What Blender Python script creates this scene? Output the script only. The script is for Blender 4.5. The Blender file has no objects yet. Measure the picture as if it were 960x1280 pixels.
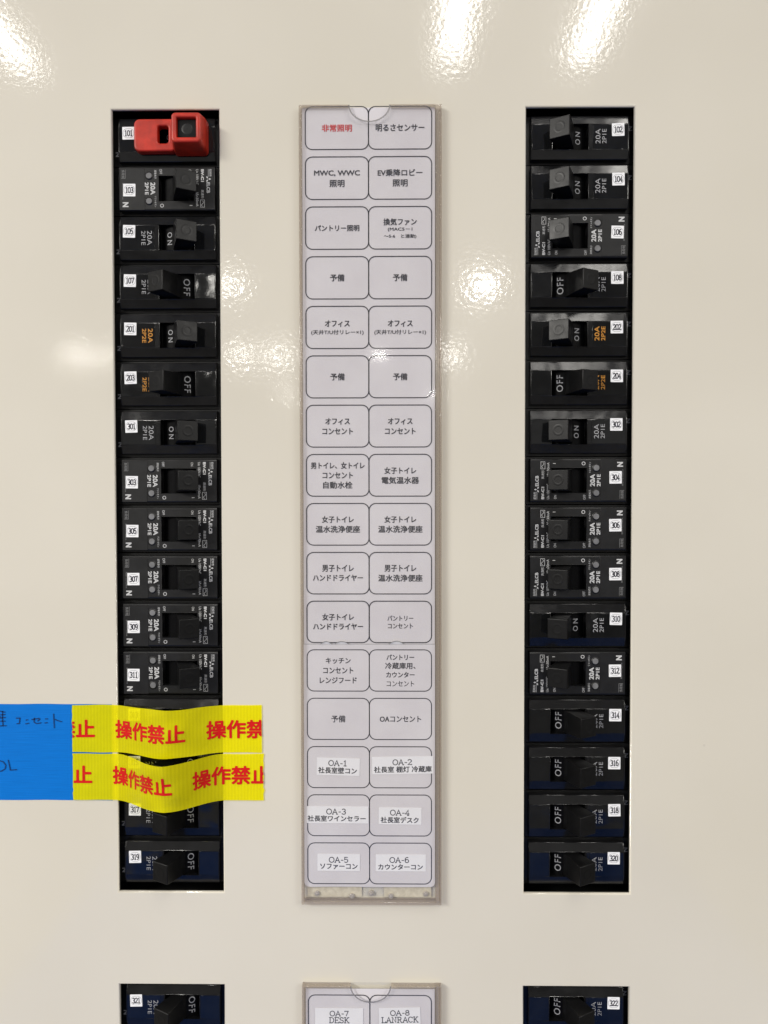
import bpy, bmesh, math, random
from mathutils import Matrix, Vector, noise as mnoise
rnd = random.Random(7)
S = 0.001                                   # everything below is written in millimetres
SC = bpy.context.scene
COL = SC.collection
R = math.radians

# ------------------------------------------------------------------ camera
# panel face is the plane w=0; u right, v up, w towards the viewer -> Blender (u, -w, v)
def cam_setup():
    a, b, c = 0.0225427, -0.0099627, 0.00116452
    Rx = Matrix(((1, 0, 0), (0, math.cos(a), -math.sin(a)), (0, math.sin(a), math.cos(a))))
    Ry = Matrix(((math.cos(b), 0, math.sin(b)), (0, 1, 0), (-math.sin(b), 0, math.cos(b))))
    Rz = Matrix(((math.cos(c), -math.sin(c), 0), (math.sin(c), math.cos(c), 0), (0, 0, 1)))
    Rt = (Rz @ Rx @ Ry).transposed()
    Cm = Matrix(((1, 0, 0), (0, 0, -1), (0, 1, 0)))
    cd = bpy.data.cameras.new('camera'); cam = bpy.data.objects.new('camera', cd); COL.objects.link(cam)
    cd.sensor_fit = 'VERTICAL'; cd.sensor_height = 36; cd.sensor_width = 27
    cd.lens = 36 * 924 / 1280
    cd.clip_start = 0.01; cd.clip_end = 60
    cam.matrix_world = Matrix.Translation((0, -379 * S, 0)) @ (Cm @ Rt).to_4x4()
    SC.camera = cam
cam_setup()

# ------------------------------------------------------------------ world, lamps, exposure
W = bpy.data.worlds.new('World'); SC.world = W; W.use_nodes = True
bg = W.node_tree.nodes['Background']
bg.inputs[0].default_value = (1.0, 0.97, 0.92, 1); bg.inputs[1].default_value = 0.38

def area(name, x, y, z, sx, sy, power, shape='RECTANGLE', col=(1, 0.965, 0.90)):
    ld = bpy.data.lights.new(name, 'AREA'); ld.shape = shape; ld.size = sx
    if shape in ('RECTANGLE', 'ELLIPSE'): ld.size_y = sy
    ld.energy = power; ld.color = col
    o = bpy.data.objects.new(name, ld); COL.objects.link(o)
    o.location = (x, -z, y)                  # metres; lamps hang on the ceiling and shine straight down
    return o
CEIL = 1.2
for x, z0, z1 in ((-1.02, 0.50, 1.72), (0.165, 0.50, 1.70), (0.52, 0.50, 1.70)):
    area('ceiling_tube', x, CEIL, (z0 + z1) / 2, 0.075, z1 - z0, 5.8)
for x, z, p in ((-2.5, 2.1, 185), (2.5, 2.1, 75), (-3.6, 4.2, 175), (3.6, 4.2, 85)):  # added fill lamps out of view, evening the light towards the panel's foot
    area('added_fill_light', x, CEIL, z, 0.6, 1.2, p)
for x, z, k in ((-0.92, 3.85, .6), (0.53, 3.9, 1.6), (-1.30, 6.0, 1.6), (-0.97, 6.0, 1.6), (-2.72, 6.0, 1.6), (-2.44, 6.0, .9),
             (0.50, 6.0, 1.4), (-1.22, 8.4, 1.0), (0.52, 8.4, .8), (-0.1, 6.0, .6)):
    area('ceiling_downlight', x, CEIL, z, 0.13, 0.13, 4.6 * k, 'DISK')
SC.view_settings.view_transform = 'Standard'
SC.view_settings.look = 'None'
SC.view_settings.exposure = 0.13
SC.view_settings.gamma = 1.0
SC.view_settings.use_curve_mapping = False
SC.cycles.use_denoising = True
SC.cycles.max_bounces = 8
SC.cycles.transparent_max_bounces = 12

# ------------------------------------------------------------------ materials
def srgb(r, g, b):
    f = lambda c: (c / 255 / 12.92) if c / 255 <= 0.04045 else ((c / 255 + 0.055) / 1.055) ** 2.4
    return (f(r), f(g), f(b), 1)
class NM:
    def __init__(s, name):
        s.m = bpy.data.materials.new(name); s.m.use_nodes = True
        s.t = s.m.node_tree; s.p = s.t.nodes['Principled BSDF']; s.out = s.t.nodes['Material Output']
    def n(s, typ, **kw):
        nd = s.t.nodes.new(typ)
        for k, v in kw.items():
            if hasattr(nd, k): setattr(nd, k, v)
            else: nd.inputs[k.replace('_', ' ')].default_value = v
        return nd
    def l(s, a, b): s.t.links.new(a, b)
    def set(s, **kw):
        for k, v in kw.items(): s.p.inputs[k.replace('_', ' ')].default_value = v
        return s
    def coord(s, which='Object'):
        return s.n('ShaderNodeTexCoord').outputs[which]
    def noise(s, vec, scale, detail=2, rough=.5):
        nd = s.n('ShaderNodeTexNoise'); nd.inputs['Scale'].default_value = scale
        nd.inputs['Detail'].default_value = detail; nd.inputs['Roughness'].default_value = rough
        s.l(vec, nd.inputs['Vector']); return nd.outputs['Fac']
    def bump(s, h, dist, strength=1, into=('Normal',), prev=None):
        b = s.n('ShaderNodeBump'); b.inputs['Strength'].default_value = strength; b.inputs['Distance'].default_value = dist
        s.l(h, b.inputs['Height'])
        if prev is not None: s.l(prev, b.inputs['Normal'])
        for i in into: s.l(b.outputs[0], s.p.inputs[i])
        return b.outputs[0]
    def mixcol(s, fac, c0, c1, lo=.35, hi=.65):
        r = s.n('ShaderNodeValToRGB'); r.color_ramp.elements[0].position = lo; r.color_ramp.elements[1].position = hi
        r.color_ramp.elements[0].color = c0; r.color_ramp.elements[1].color = c1
        s.l(fac, r.inputs[0]); s.l(r.outputs[0], s.p.inputs['Base Color']); return r
MT = {}
def mk_materials():
    # glossy cream powder coat with an orange-peel skin
    k = NM('cream_paint'); c = k.coord()
    rp = k.mixcol(k.noise(c, 7, 3), (.60, .562, .478, 1), (.64, .602, .518, 1), .3, .7)
    # a few dust specks and rubbed smudges
    sp = k.n('ShaderNodeTexVoronoi'); sp.inputs['Scale'].default_value = 42; k.l(c, sp.inputs['Vector'])
    rs = k.n('ShaderNodeMapRange'); rs.inputs['From Min'].default_value = .018; rs.inputs['From Max'].default_value = .034
    rs.inputs['To Min'].default_value = .15; rs.inputs['To Max'].default_value = 0
    k.l(sp.outputs['Distance'], rs.inputs['Value'])
    gate = k.n('ShaderNodeMath', operation='GREATER_THAN'); gate.inputs[1].default_value = .60; k.l(k.noise(c, 23, 2), gate.inputs[0])
    mg = k.n('ShaderNodeMath', operation='MULTIPLY'); k.l(rs.outputs[0], mg.inputs[0]); k.l(gate.outputs[0], mg.inputs[1])
    mc = k.n('ShaderNodeMix', data_type='RGBA'); k.l(mg.outputs[0], mc.inputs[0]); k.l(rp.outputs[0], mc.inputs[6]); mc.inputs[7].default_value = (.20, .17, .13, 1)
    k.l(mc.outputs[2], k.p.inputs['Base Color'])
    k.set(Roughness=.55, Specular_IOR_Level=.25, Coat_Weight=1.0, Coat_IOR=1.5)
    cr = k.n('ShaderNodeMapRange'); cr.inputs['From Min'].default_value = .35; cr.inputs['From Max'].default_value = .7
    cr.inputs['To Min'].default_value = .06; cr.inputs['To Max'].default_value = .11
    k.l(k.noise(c, 16, 5, .65), cr.inputs['Value']); k.l(cr.outputs[0], k.p.inputs['Coat Roughness'])
    b1 = k.bump(k.noise(c, 420, 1.0, .4), 0.000036, 1, into=('Coat Normal',))
    k.bump(k.noise(c, 25, 1), 0.00001, 1, into=('Coat Normal',), prev=b1)
    MT['cream'] = k.m
    def plastic(name, col, rough, coat=0, warp=0.00003, spec=.5, scale=60, grain=.000004):
        k = NM(name); c = k.coord('Object'); oi = k.n('ShaderNodeObjectInfo')
        add = k.n('ShaderNodeVectorMath', operation='ADD'); k.l(c, add.inputs[0]); k.l(oi.outputs['Random'], add.inputs[1])
        v = add.outputs[0]
        b = k.bump(k.noise(v, scale, 2), warp, 1)
        k.bump(k.noise(v, 2500, 2), grain, 1, prev=b)
        n = k.noise(v, 140, 4, .6)
        c0 = tuple(x * .8 for x in col[:3]) + (1,); c1 = tuple(x * 1.2 for x in col[:3]) + (1,)
        k.mixcol(n, c0, c1)
        mr = k.n('ShaderNodeMapRange'); mr.inputs['To Min'].default_value = rough * .75; mr.inputs['To Max'].default_value = rough * 1.35
        k.l(k.noise(v, 220, 3), mr.inputs['Value']); k.l(mr.outputs[0], k.p.inputs['Roughness'])
        k.set(Coat_Weight=coat, Coat_Roughness=.08, Specular_IOR_Level=spec)
        return k.m
    MT['cover'] = plastic('black_cover_plastic', (.0065, .0065, .007), .16, 0, .0006, .42, 45)
    MT['film'] = plastic('glossy_label_film', (.0055, .0058, .0063), .075, 0, .0007, .5, 38)
    MT['elcb'] = plastic('charcoal_matt_plastic', (.0085, .0085, .009), .40, 0, .00003, .36)
    MT['toggle'] = plastic('toggle_plastic', (.0045, .0045, .0048), .33, 0, .00005, .21)
    MT['window'] = plastic('window_black', (.0022, .0022, .0026), .5, 0, .00003, .06)
    MT['body'] = plastic('body_black', (.005, .005, .005), .32, 0, .00005, .45)
    MT['dark'] = plastic('interior_black', (.004, .004, .004), .6, 0, .00003, .2)
    MT['red'] = plastic('red_lock_plastic', (.44, .022, .009), .40, 0, .00004, .45)
    MT['button'] = plastic('grey_button_plastic', (.16, .16, .165), .45, 0, .00002, .4)
    def ink(name, col, rough=.5, spec=.3, speck=0):
        k = NM(name); n = k.noise(k.coord(), 900, 2)
        k.mixcol(n, tuple(x * .86 for x in col[:3]) + (1,), col)
        k.set(Roughness=rough, Specular_IOR_Level=spec); return k.m
    MT['white_ink'] = ink('white_print', (.55, .55, .55, 1))
    MT['soft_ink'] = ink('soft_white_print', (.34, .34, .35, 1))
    MT['grey_ink'] = ink('grey_print', (.22, .22, .22, 1))
    MT['amber_ink'] = ink('amber_print', (.46, .20, .025, 1))
    MT['black_ink'] = ink('black_print', (.035, .034, .045, 1))
    MT['red_text'] = ink('red_print', (.60, .055, .06, 1))
    MT['tape_red'] = ink('red_tape_print', (.62, .010, .008, 1), .35)
    MT['marker'] = ink('marker_ink', (.006, .03, .12, 1), .4)
    def paper(name, c0, c1, rough=.65):
        k = NM(name); c = k.coord()
        k.mixcol(k.noise(c, 38, 5, .6), c0, c1, .3, .7)
        b = k.bump(k.noise(c, 30, 2), .0004, .6)
        k.bump(k.noise(c, 1800, 2), .00001, 1, prev=b)
        k.set(Roughness=rough, Specular_IOR_Level=.3); return k.m
    MT['card'] = paper('lilac_card', (.575, .545, .575, 1), (.625, .60, .625, 1))
    MT['strip'] = paper('white_label_tape', (.72, .71, .74, 1), (.78, .77, .79, 1), .4)
    MT['sticker'] = paper('white_sticker', (.76, .76, .78, 1), (.82, .82, .83, 1), .45)
    # blue cloth tape, fine horizontal weave
    k = NM('blue_cloth_tape'); c = k.coord()
    mp = k.n('ShaderNodeMapping'); mp.inputs['Scale'].default_value = (60, 1, 2200); k.l(c, mp.inputs['Vector'])
    n = k.n('ShaderNodeTexNoise'); n.inputs['Scale'].default_value = 1; n.inputs['Detail'].default_value = 3; k.l(mp.outputs[0], n.inputs['Vector'])
    k.mixcol(n.outputs['Fac'], (.0006, .135, .50, 1), (.0012, .165, .60, 1), .3, .7)
    b = k.bump(n.outputs['Fac'], .00006, 1)
    k.bump(k.noise(c, 45, 2), .0003, 1, prev=b)
    k.set(Roughness=.5, Specular_IOR_Level=.15); MT['blue'] = k.m
    # yellow translucent tape with ribs
    k = NM('yellow_translucent_tape'); c = k.coord()
    w = k.n('ShaderNodeTexWave'); w.bands_direction = 'X'; w.inputs['Scale'].default_value = 190; w.inputs['Distortion'].default_value = .8
    w.inputs['Detail'].default_value = 2; w.inputs['Detail Scale'].default_value = 2
    k.l(c, w.inputs['Vector'])
    k.mixcol(w.outputs['Fac'], (.88, .79, .002, 1), (.95, .86, .003, 1), .1, .9)
    b_ = k.bump(w.outputs['Fac'], .00003, 1); k.bump(k.noise(c, 70, 3), .0007, 1, prev=b_)
    k.set(Roughness=.3, Specular_IOR_Level=.35)
    tr = k.n('ShaderNodeBsdfTransparent'); tr.inputs[0].default_value = (1.0, .97, .02, 1)
    mx = k.n('ShaderNodeMixShader'); mx.inputs[0].default_value = .40
    k.l(k.p.outputs[0], mx.inputs[1]); k.l(tr.outputs[0], mx.inputs[2]); k.l(mx.outputs[0], k.out.inputs['Surface'])
    MT['yellow'] = k.m
    # clear acrylic: sheet (mostly see-through, reflecting) and its smoky rails
    def clear(name, tint, body, amount, rough=.06):
        k = NM(name); k.set(Roughness=rough, Base_Color=body, Specular_IOR_Level=.5)
        c = k.coord(); k.bump(k.noise(c, 40, 2), .00006, 1)
        tr = k.n('ShaderNodeBsdfTransparent'); tr.inputs[0].default_value = tint
        lw = k.n('ShaderNodeLayerWeight'); lw.inputs[0].default_value = .5
        gl = k.n('ShaderNodeBsdfGlossy'); gl.inputs['Roughness'].default_value = rough
        m1 = k.n('ShaderNodeMixShader'); m1.inputs[0].default_value = amount
        k.l(tr.outputs[0], m1.inputs[1]); k.l(k.p.outputs[0], m1.inputs[2])
        m2 = k.n('ShaderNodeMixShader'); pw = k.n('ShaderNodeMath', operation='POWER'); pw.inputs[1].default_value = 5.0
        mul = k.n('ShaderNodeMath', operation='MULTIPLY_ADD'); mul.inputs[1].default_value = .9; mul.inputs[2].default_value = .045
        k.l(lw.outputs['Facing'], pw.inputs[0]); k.l(pw.outputs[0], mul.inputs[0]); k.l(mul.outputs[0], m2.inputs[0])
        k.l(m1.outputs[0], m2.inputs[1]); k.l(gl.outputs[0], m2.inputs[2]); k.l(m2.outputs[0], k.out.inputs['Surface'])
        return k.m
    MT['clear'] = clear('clear_acrylic_sheet', (.97, .97, .965, 1), (.6, .6, .6, 1), .03)
    MT['rail'] = clear('smoky_acrylic_edge', (.90, .86, .81, 1), (.55, .50, .45, 1), .25, .15)
    MT['rim'] = clear('acrylic_cut_edge', (.5, .49, .48, 1), (.28, .27, .27, 1), .55, .25)
    k = NM('tan_foam_tape'); k.mixcol(k.noise(k.coord(), 500, 3), (.50, .45, .35, 1), (.60, .55, .44, 1)); k.set(Roughness=.8); MT['foam'] = k.m
    k = NM('rivet_metal'); k.set(Base_Color=(.42, .38, .34, 1), Metallic=.15, Roughness=.3); k.bump(k.noise(k.coord(), 900, 2), .0001); MT['rivet'] = k.m
    k = NM('blue_reflector'); k.mixcol(k.noise(k.coord(), 60, 4), (.010, .05, .21, 1), (.013, .06, .26, 1)); k.set(Roughness=.95, Specular_IOR_Level=.1); MT['mat'] = k.m  # blue of the sheet added to tint reflections in the low breakers
    k = NM('warm_floor_tiles'); k.mixcol(k.noise(k.coord(), 9, 4), (.085, .082, .078, 1), (.11, .105, .10, 1)); k.set(Roughness=.9, Specular_IOR_Level=.2); MT['floor'] = k.m
    k = NM('ceiling_board'); k.mixcol(k.noise(k.coord(), 9, 4), (.66, .65, .62, 1), (.72, .71, .68, 1)); k.set(Roughness=.9, Specular_IOR_Level=.2); MT['ceiling'] = k.m
mk_materials()

# ------------------------------------------------------------------ mesh helpers
def cv(p): return (p[0] * S, -p[2] * S, p[1] * S)
class MB:
    def __init__(s): s.v = []; s.f = []; s.sm = False
    def add(s, vs, fs):
        n = len(s.v); s.v += [tuple(p) for p in vs]; s.f += [tuple(i + n for i in f) for f in fs]; return s
    def box(s, u0, u1, v0, v1, w0, w1):
        return s.add([(u0, v0, w0), (u1, v0, w0), (u1, v1, w0), (u0, v1, w0), (u0, v0, w1), (u1, v0, w1), (u1, v1, w1), (u0, v1, w1)],
                     [(3, 2, 1, 0), (4, 5, 6, 7), (0, 1, 5, 4), (1, 2, 6, 5), (2, 3, 7, 6), (3, 0, 4, 7)])
    def prism(s, poly, w0, w1):             # poly counter-clockwise in (u, v)
        n = len(poly)
        vs = [(p[0], p[1], w0) for p in poly] + [(p[0], p[1], w1) for p in poly]
        return s.add(vs, [tuple(range(n - 1, -1, -1)), tuple(range(n, 2 * n))] + [(i, (i + 1) % n, (i + 1) % n + n, i + n) for i in range(n)])
    def sheet(s, poly, w): return s.add([(p[0], p[1], w) for p in poly], [tuple(range(len(poly)))])
    def ribbon(s, pts, width, w, closed=False, wf=None):   # flat mitred stroke
        n = len(pts); L = []
        for i in range(n):
            a = pts[(i - 1) % n] if (closed or i > 0) else pts[i]
            b = pts[(i + 1) % n] if (closed or i < n - 1) else pts[i]
            p = pts[i]
            d1 = Vector((p[0] - a[0], p[1] - a[1])); d2 = Vector((b[0] - p[0], b[1] - p[1]))
            if d1.length < 1e-9: d1 = d2
            if d2.length < 1e-9: d2 = d1
            d1.normalize(); d2.normalize(); t = d1 + d2
            if t.length < 1e-6: t = d1
            t.normalize(); nn = Vector((-t.y, t.x)); k = 1 / max(.5, nn.dot(Vector((-d1.y, d1.x))))
            h = width / 2 * k
            L.append((p[0] + nn.x * h, p[1] + nn.y * h)); L.append((p[0] - nn.x * h, p[1] - nn.y * h))
        vs = [(q[0], q[1], w if wf is None else wf(q[0], q[1])) for q in L]
        m = n if closed else n - 1
        return s.add(vs, [(2 * i + 1, 2 * ((i + 1) % n) + 1, 2 * ((i + 1) % n), 2 * i) for i in range(m)])
    def disc(s, u, v, r, w0, w1, n=20, dome=0):
        s.prism([(u + r * math.cos(2 * math.pi * i / n), v + r * math.sin(2 * math.pi * i / n)) for i in range(n)], w0, w1)
        return s
    def mesh(s, name, mat, bevel=0, seg=2, ang=35, smooth=False):
        me = bpy.data.meshes.new(name); me.from_pydata([cv(p) for p in s.v], [], s.f); me.materials.append(mat)
        if bevel:
            bm = bmesh.new(); bm.from_mesh(me)
            bmesh.ops.remove_doubles(bm, verts=bm.verts, dist=1e-7)
            es = [e for e in bm.edges if len(e.link_faces) == 2 and e.calc_face_angle(0) > R(ang)]
            res = bmesh.ops.bevel(bm, geom=es, offset=bevel * S, segments=seg, affect='EDGES', profile=.5, clamp_overlap=True)
            for fc in bm.faces: fc.smooth = False
            for fc in res['faces']: fc.smooth = True
            bmesh.ops.recalc_face_normals(bm, faces=bm.faces)
            bm.to_mesh(me); bm.free()
        me.update()
        if smooth:
            me.shade_smooth()
            try: me.set_sharp_from_angle(angle=R(50))
            except Exception: pass
        return me
def put(name, me, parent=None, loc=(0, 0, 0), rot=0, label=None, cat=None, group=None, kind=None):
    o = bpy.data.objects.new(name, me); COL.objects.link(o)
    if parent is not None: o.parent = parent
    o.location = cv(loc); o.rotation_euler = (0, -rot, 0)      # rot counter-clockwise as the viewer sees it
    if label: o['label'] = label
    if cat: o['category'] = cat
    if group: o['group'] = group
    if kind: o['kind'] = kind
    return o
def rrect(u0, u1, v0, v1, r, n=6):
    out = []
    for cx, cy, a0 in ((u1 - r, v0 + r, -90), (u1 - r, v1 - r, 0), (u0 + r, v1 - r, 90), (u0 + r, v0 + r, 180)):
        for i in range(n + 1):
            a = R(a0 + 90 * i / n); out.append((cx + r * math.cos(a), cy + r * math.sin(a)))
    return out

# lettering: built-in font -> flat outlines, cached
_tc = {}
def glyphs(txt, bold=0.0, space=1.0):
    key = (txt, bold, space)
    if key in _tc: return _tc[key]
    c = bpy.data.curves.new('t', 'FONT'); c.body = txt; c.resolution_u = 3; c.offset = bold; c.fill_mode = 'FRONT'; c.space_character = space
    o = bpy.data.objects.new('t', c); COL.objects.link(o)
    dg = bpy.context.evaluated_depsgraph_get()
    me = bpy.data.meshes.new_from_object(o.evaluated_get(dg), depsgraph=dg)
    vs = [(p.co.x, p.co.y) for p in me.vertices]; fs = [tuple(p.vertices) for p in me.polygons]
    bpy.data.objects.remove(o); bpy.data.curves.remove(c); bpy.data.meshes.remove(me)
    x0 = min(v[0] for v in vs); x1 = max(v[0] for v in vs); y0 = min(v[1] for v in vs); y1 = max(v[1] for v in vs)
    _tc[key] = (vs, fs, x0, x1, y0, y1); return _tc[key]
def text(mb, txt, u, v, w, h=None, width=None, rot=0, bold=0.0, space=1.0, fw=None, shear=0):
    """centre the string on (u, v); h = height of its outline, width = its length; bold = extra stroke in mm"""
    vs, fs, x0, x1, y0, y1 = glyphs(txt, 0, space)
    h_ = (h - bold) if h else None; w_ = (width - bold) if width else None
    ky = (h_ / (y1 - y0)) if h else w_ / (x1 - x0)
    kx = (w_ / (x1 - x0)) if width else ky
    cx, cy = (x0 + x1) / 2, (y0 + y1) / 2; c, s = math.cos(rot), math.sin(rot)
    if bold > .35: offs = [(math.cos(k * math.pi / 4) * bold / 2, math.sin(k * math.pi / 4) * bold / 2) for k in range(8)] + [(0, 0)]
    elif bold > 0: offs = [(-bold / 2, -bold / 2), (bold / 2, -bold / 2), (bold / 2, bold / 2), (-bold / 2, bold / 2)]
    else: offs = [(0, 0)]
    for q, (ox, oy) in enumerate(offs):
        out = []
        for x, y in vs:
            a, b = (x - cx) * kx + ox, (y - cy) * ky + oy; a += shear * b
            p = (u + a * c - b * s, v + a * s + b * c)
            out.append((p[0], p[1], (w if fw is None else fw(p[0], p[1])) + q * .006))
        mb.add(out, fs)

# slab-serif strokes for the typewritten label strips (unit: cap height 1)
def _arc(cx, cy, rx, ry, a0, a1, n=12): return [(cx + rx * math.cos(R(a0 + (a1 - a0) * i / n)), cy + ry * math.sin(R(a0 + (a1 - a0) * i / n))) for i in range(n + 1)]
SER = {
 'O': (.95, [_arc(.45, .5, .42, .5, 90, 450, 20)]), '0': (.8, [_arc(.38, .5, .33, .5, 90, 450, 20)]),
 'A': (1., [[(.1, 0), (.48, 1), (.86, 0)], [(.25, .35), (.71, .35)], [(-.02, 0), (.25, 0)], [(.7, 0), (1., 0)]]),
 '-': (.6, [[(.1, .42), (.5, .42)]]), '1': (.7, [[(.12, .82), (.35, 1), (.35, 0)], [(.1, 0), (.6, 0)]]),
 '2': (.8, [_arc(.37, .72, .3, .28, 170, -20, 8) + [(.08, .03), (.7, .03), (.7, .15)]]),
 '3': (.8, [_arc(.36, .75, .28, .25, 160, -80, 8) + _arc(.36, .26, .32, .27, 80, -160, 9)]),
 '4': (.8, [[(.5, 0), (.5, 1), (.05, .28), (.75, .28)], [(.32, 0), (.68, 0)]]),
 '5': (.8, [[(.65, 1), (.15, 1), (.12, .52)] + _arc(.36, .32, .3, .32, 130, -150, 10)]),
 '6': (.8, [_arc(.5, .62, .4, .38, 70, 180, 6) + _arc(.4, .3, .3, .3, 180, 540, 14)]),
 '7': (.8, [[(.08, .82), (.08, .98), (.68, .98), (.32, 0)]]),
 '8': (.8, [_arc(.38, .76, .25, .24, 90, 450, 14), _arc(.38, .27, .31, .27, 90, 450, 14)]),
 '9': (.8, [_arc(.26, .38, .4, .38, 250, 360, 6) + _arc(.36, .7, .3, .3, 0, 360, 14)]),
 'D': (.95, [[(.18, 0), (.18, 1)], [(0, 1), (.45, 1)] + _arc(.42, .5, .42, .5, 90, -90, 10) + [(0, 0)]]),
 'E': (.9, [[(.18, 0), (.18, 1)], [(0, 1), (.76, 1), (.76, .8)], [(0, 0), (.8, 0), (.8, .22)], [(.18, .5), (.55, .5)], [(.55, .4), (.55, .62)]]),
 'S': (.8, [[(.66, .95), (.66, .78)], _arc(.37, .75, .28, .25, 20, 250, 9) + _arc(.37, .26, .3, .26, 80, -160, 9), [(.07, .05), (.07, .24)]]),
 'K': (1., [[(.2, 0), (.2, 1)], [(.22, .4), (.74, 1)], [(.4, .58), (.8, 0)], [(0, 0), (.38, 0)], [(0, 1), (.38, 1)], [(.6, 1), (.92, 1)], [(.64, 0), (.98, 0)]]),
 'L': (.85, [[(.2, 1), (.2, 0)], [(0, 1), (.42, 1)], [(0, 0), (.76, 0), (.76, .26)]]),
 'N': (1., [[(.18, 0), (.18, 1), (.76, 0), (.76, 1)], [(0, 1), (.2, 1)], [(0, 0), (.36, 0)], [(.6, 1), (.92, 1)]]),
 'R': (1., [[(.18, 0), (.18, 1)], [(0, 1), (.45, 1)] + _arc(.45, .75, .27, .25, 90, -90, 7) + [(.18, .5)], [(.45, .5), (.78, 0)], [(0, 0), (.36, 0)], [(.66, 0), (.96, 0)]]),
 'C': (.9, [[(.78, .96), (.78, .72)], _arc(.45, .5, .4, .5, 40, 320, 14)])}
def serif(mb, txt, u, v, w, h, width, rot=0, sw=.42):
    tot = sum(SER[c][0] for c in txt) - .1; kx = width / tot; x = 0; c, s = math.cos(rot), math.sin(rot)
    for ch in txt:
        adv, strokes = SER[ch]
        for st in strokes:
            pts = []
            for a, b in st:
                p, q = (x + a - tot / 2) * kx, (b - .5) * h
                pts.append((u + p * c - q * s, v + p * s + q * c))
            mb.ribbon(pts, sw, w)
        x += adv

# ------------------------------------------------------------------ setting: floor, cover, cabinet interior
f = MB(); f.add([(-6000, 0, -300), (6000, 0, -300), (6000, 0, 10500), (-6000, 0, 10500)], [(3, 2, 1, 0)])
put('floor', f.mesh('floor', MT['floor']), loc=(0, -1480, 0), kind='structure')
f = MB(); f.add([(-1150, 4, 400), (1150, 4, 400), (1150, 4, 2950), (-1150, 4, 2950)], [(3, 2, 1, 0)])  # unseen blue sheet, added so the lower breakers reflect navy
c_ = MB(); c_.box(-6000, 6000, 0, 40, -300, 10500)
put('ceiling', c_.mesh('ceiling', MT['ceiling']), loc=(0, 1225, 0), kind='structure')
put('blue_reflector_sheet', f.mesh('blue_reflector_sheet', MT['mat']), loc=(0, -1480, 0), kind='structure')

XL0, XL1, XR0, XR1 = -142.1, -87.4, 68.4, 123.1
YT, YB, Y2, Y3 = 196.3, -206.2, -255.2, -308.4
def cover_mesh():
    xs = [-330, XL0, XL1, XR0, XR1, 330]; ys = [-430, Y3, Y2, YB, YT, 380]
    bm = bmesh.new(); V = {}
    def vert(i, j, w):
        if (i, j, w) not in V: V[(i, j, w)] = bm.verts.new(cv((xs[i], ys[j], w)))
        return V[(i, j, w)]
    holes = {(1, 1), (3, 1), (1, 3), (3, 3)}
    for i in range(5):
        for j in range(5):
            if (i, j) in holes: continue
            for w, flip in ((0, 0), (-1.6, 1)):
                q = [vert(i, j, w), vert(i + 1, j, w), vert(i + 1, j + 1, w), vert(i, j + 1, w)]
                bm.faces.new(q[::-1] if flip else q)
    def wall(a, b): bm.faces.new([vert(*a, 0), vert(*a, -1.6), vert(*b, -1.6), vert(*b, 0)])
    for i, j in holes:
        c = [(i, j), (i + 1, j), (i + 1, j + 1), (i, j + 1)]
        for k in range(4): wall(c[k], c[(k + 1) % 4])
    for i in range(5): wall((i, 0), (i + 1, 0)); wall((i, 5), (i + 1, 5))
    for j in range(5): wall((0, j), (0, j + 1)); wall((5, j), (5, j + 1))
    bmesh.ops.recalc_face_normals(bm, faces=bm.faces)
    es = [e for e in bm.edges if len(e.link_faces) == 2 and e.calc_face_angle(0) > 1 and all(abs(v.co.y) < 1e-7 for v in e.verts)]
    res = bmesh.ops.bevel(bm, geom=es, offset=.75 * S, segments=4, affect='EDGES', profile=.5)
    for fc in bm.faces: fc.smooth = False
    for fc in res['faces']: fc.smooth = True
    me = bpy.data.meshes.new('cover_plate'); bm.to_mesh(me); bm.free(); me.materials.append(MT['cream'])
    return me
put('panel_cover', cover_mesh(), label='glossy cream steel front of the distribution board with cut-outs for the breakers', cat='panel cover')
def interior():
    m = MB()
    for x0, x1 in ((XL0, XL1), (XR0, XR1)):
        for y0, y1 in ((YB, YT), (Y3, Y2)):
            a0, a1, b0, b1 = x0 - 9, x1 + 9, y0 - 6, y1 + 6
            m.box(a0, a1, b0, b1, -62, -60)
            m.box(a0 - 2, a0, b0, b1, -62, -1.7); m.box(a1, a1 + 2, b0, b1, -62, -1.7)
            m.box(a0 - 2, a1 + 2, b1, b1 + 2, -62, -1.7); m.box(a0 - 2, a1 + 2, b0 - 2, b0, -62, -1.7)
    return m.mesh('cabinet_interior', MT['dark'])
put('cabinet_interior', interior(), kind='structure')

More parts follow.
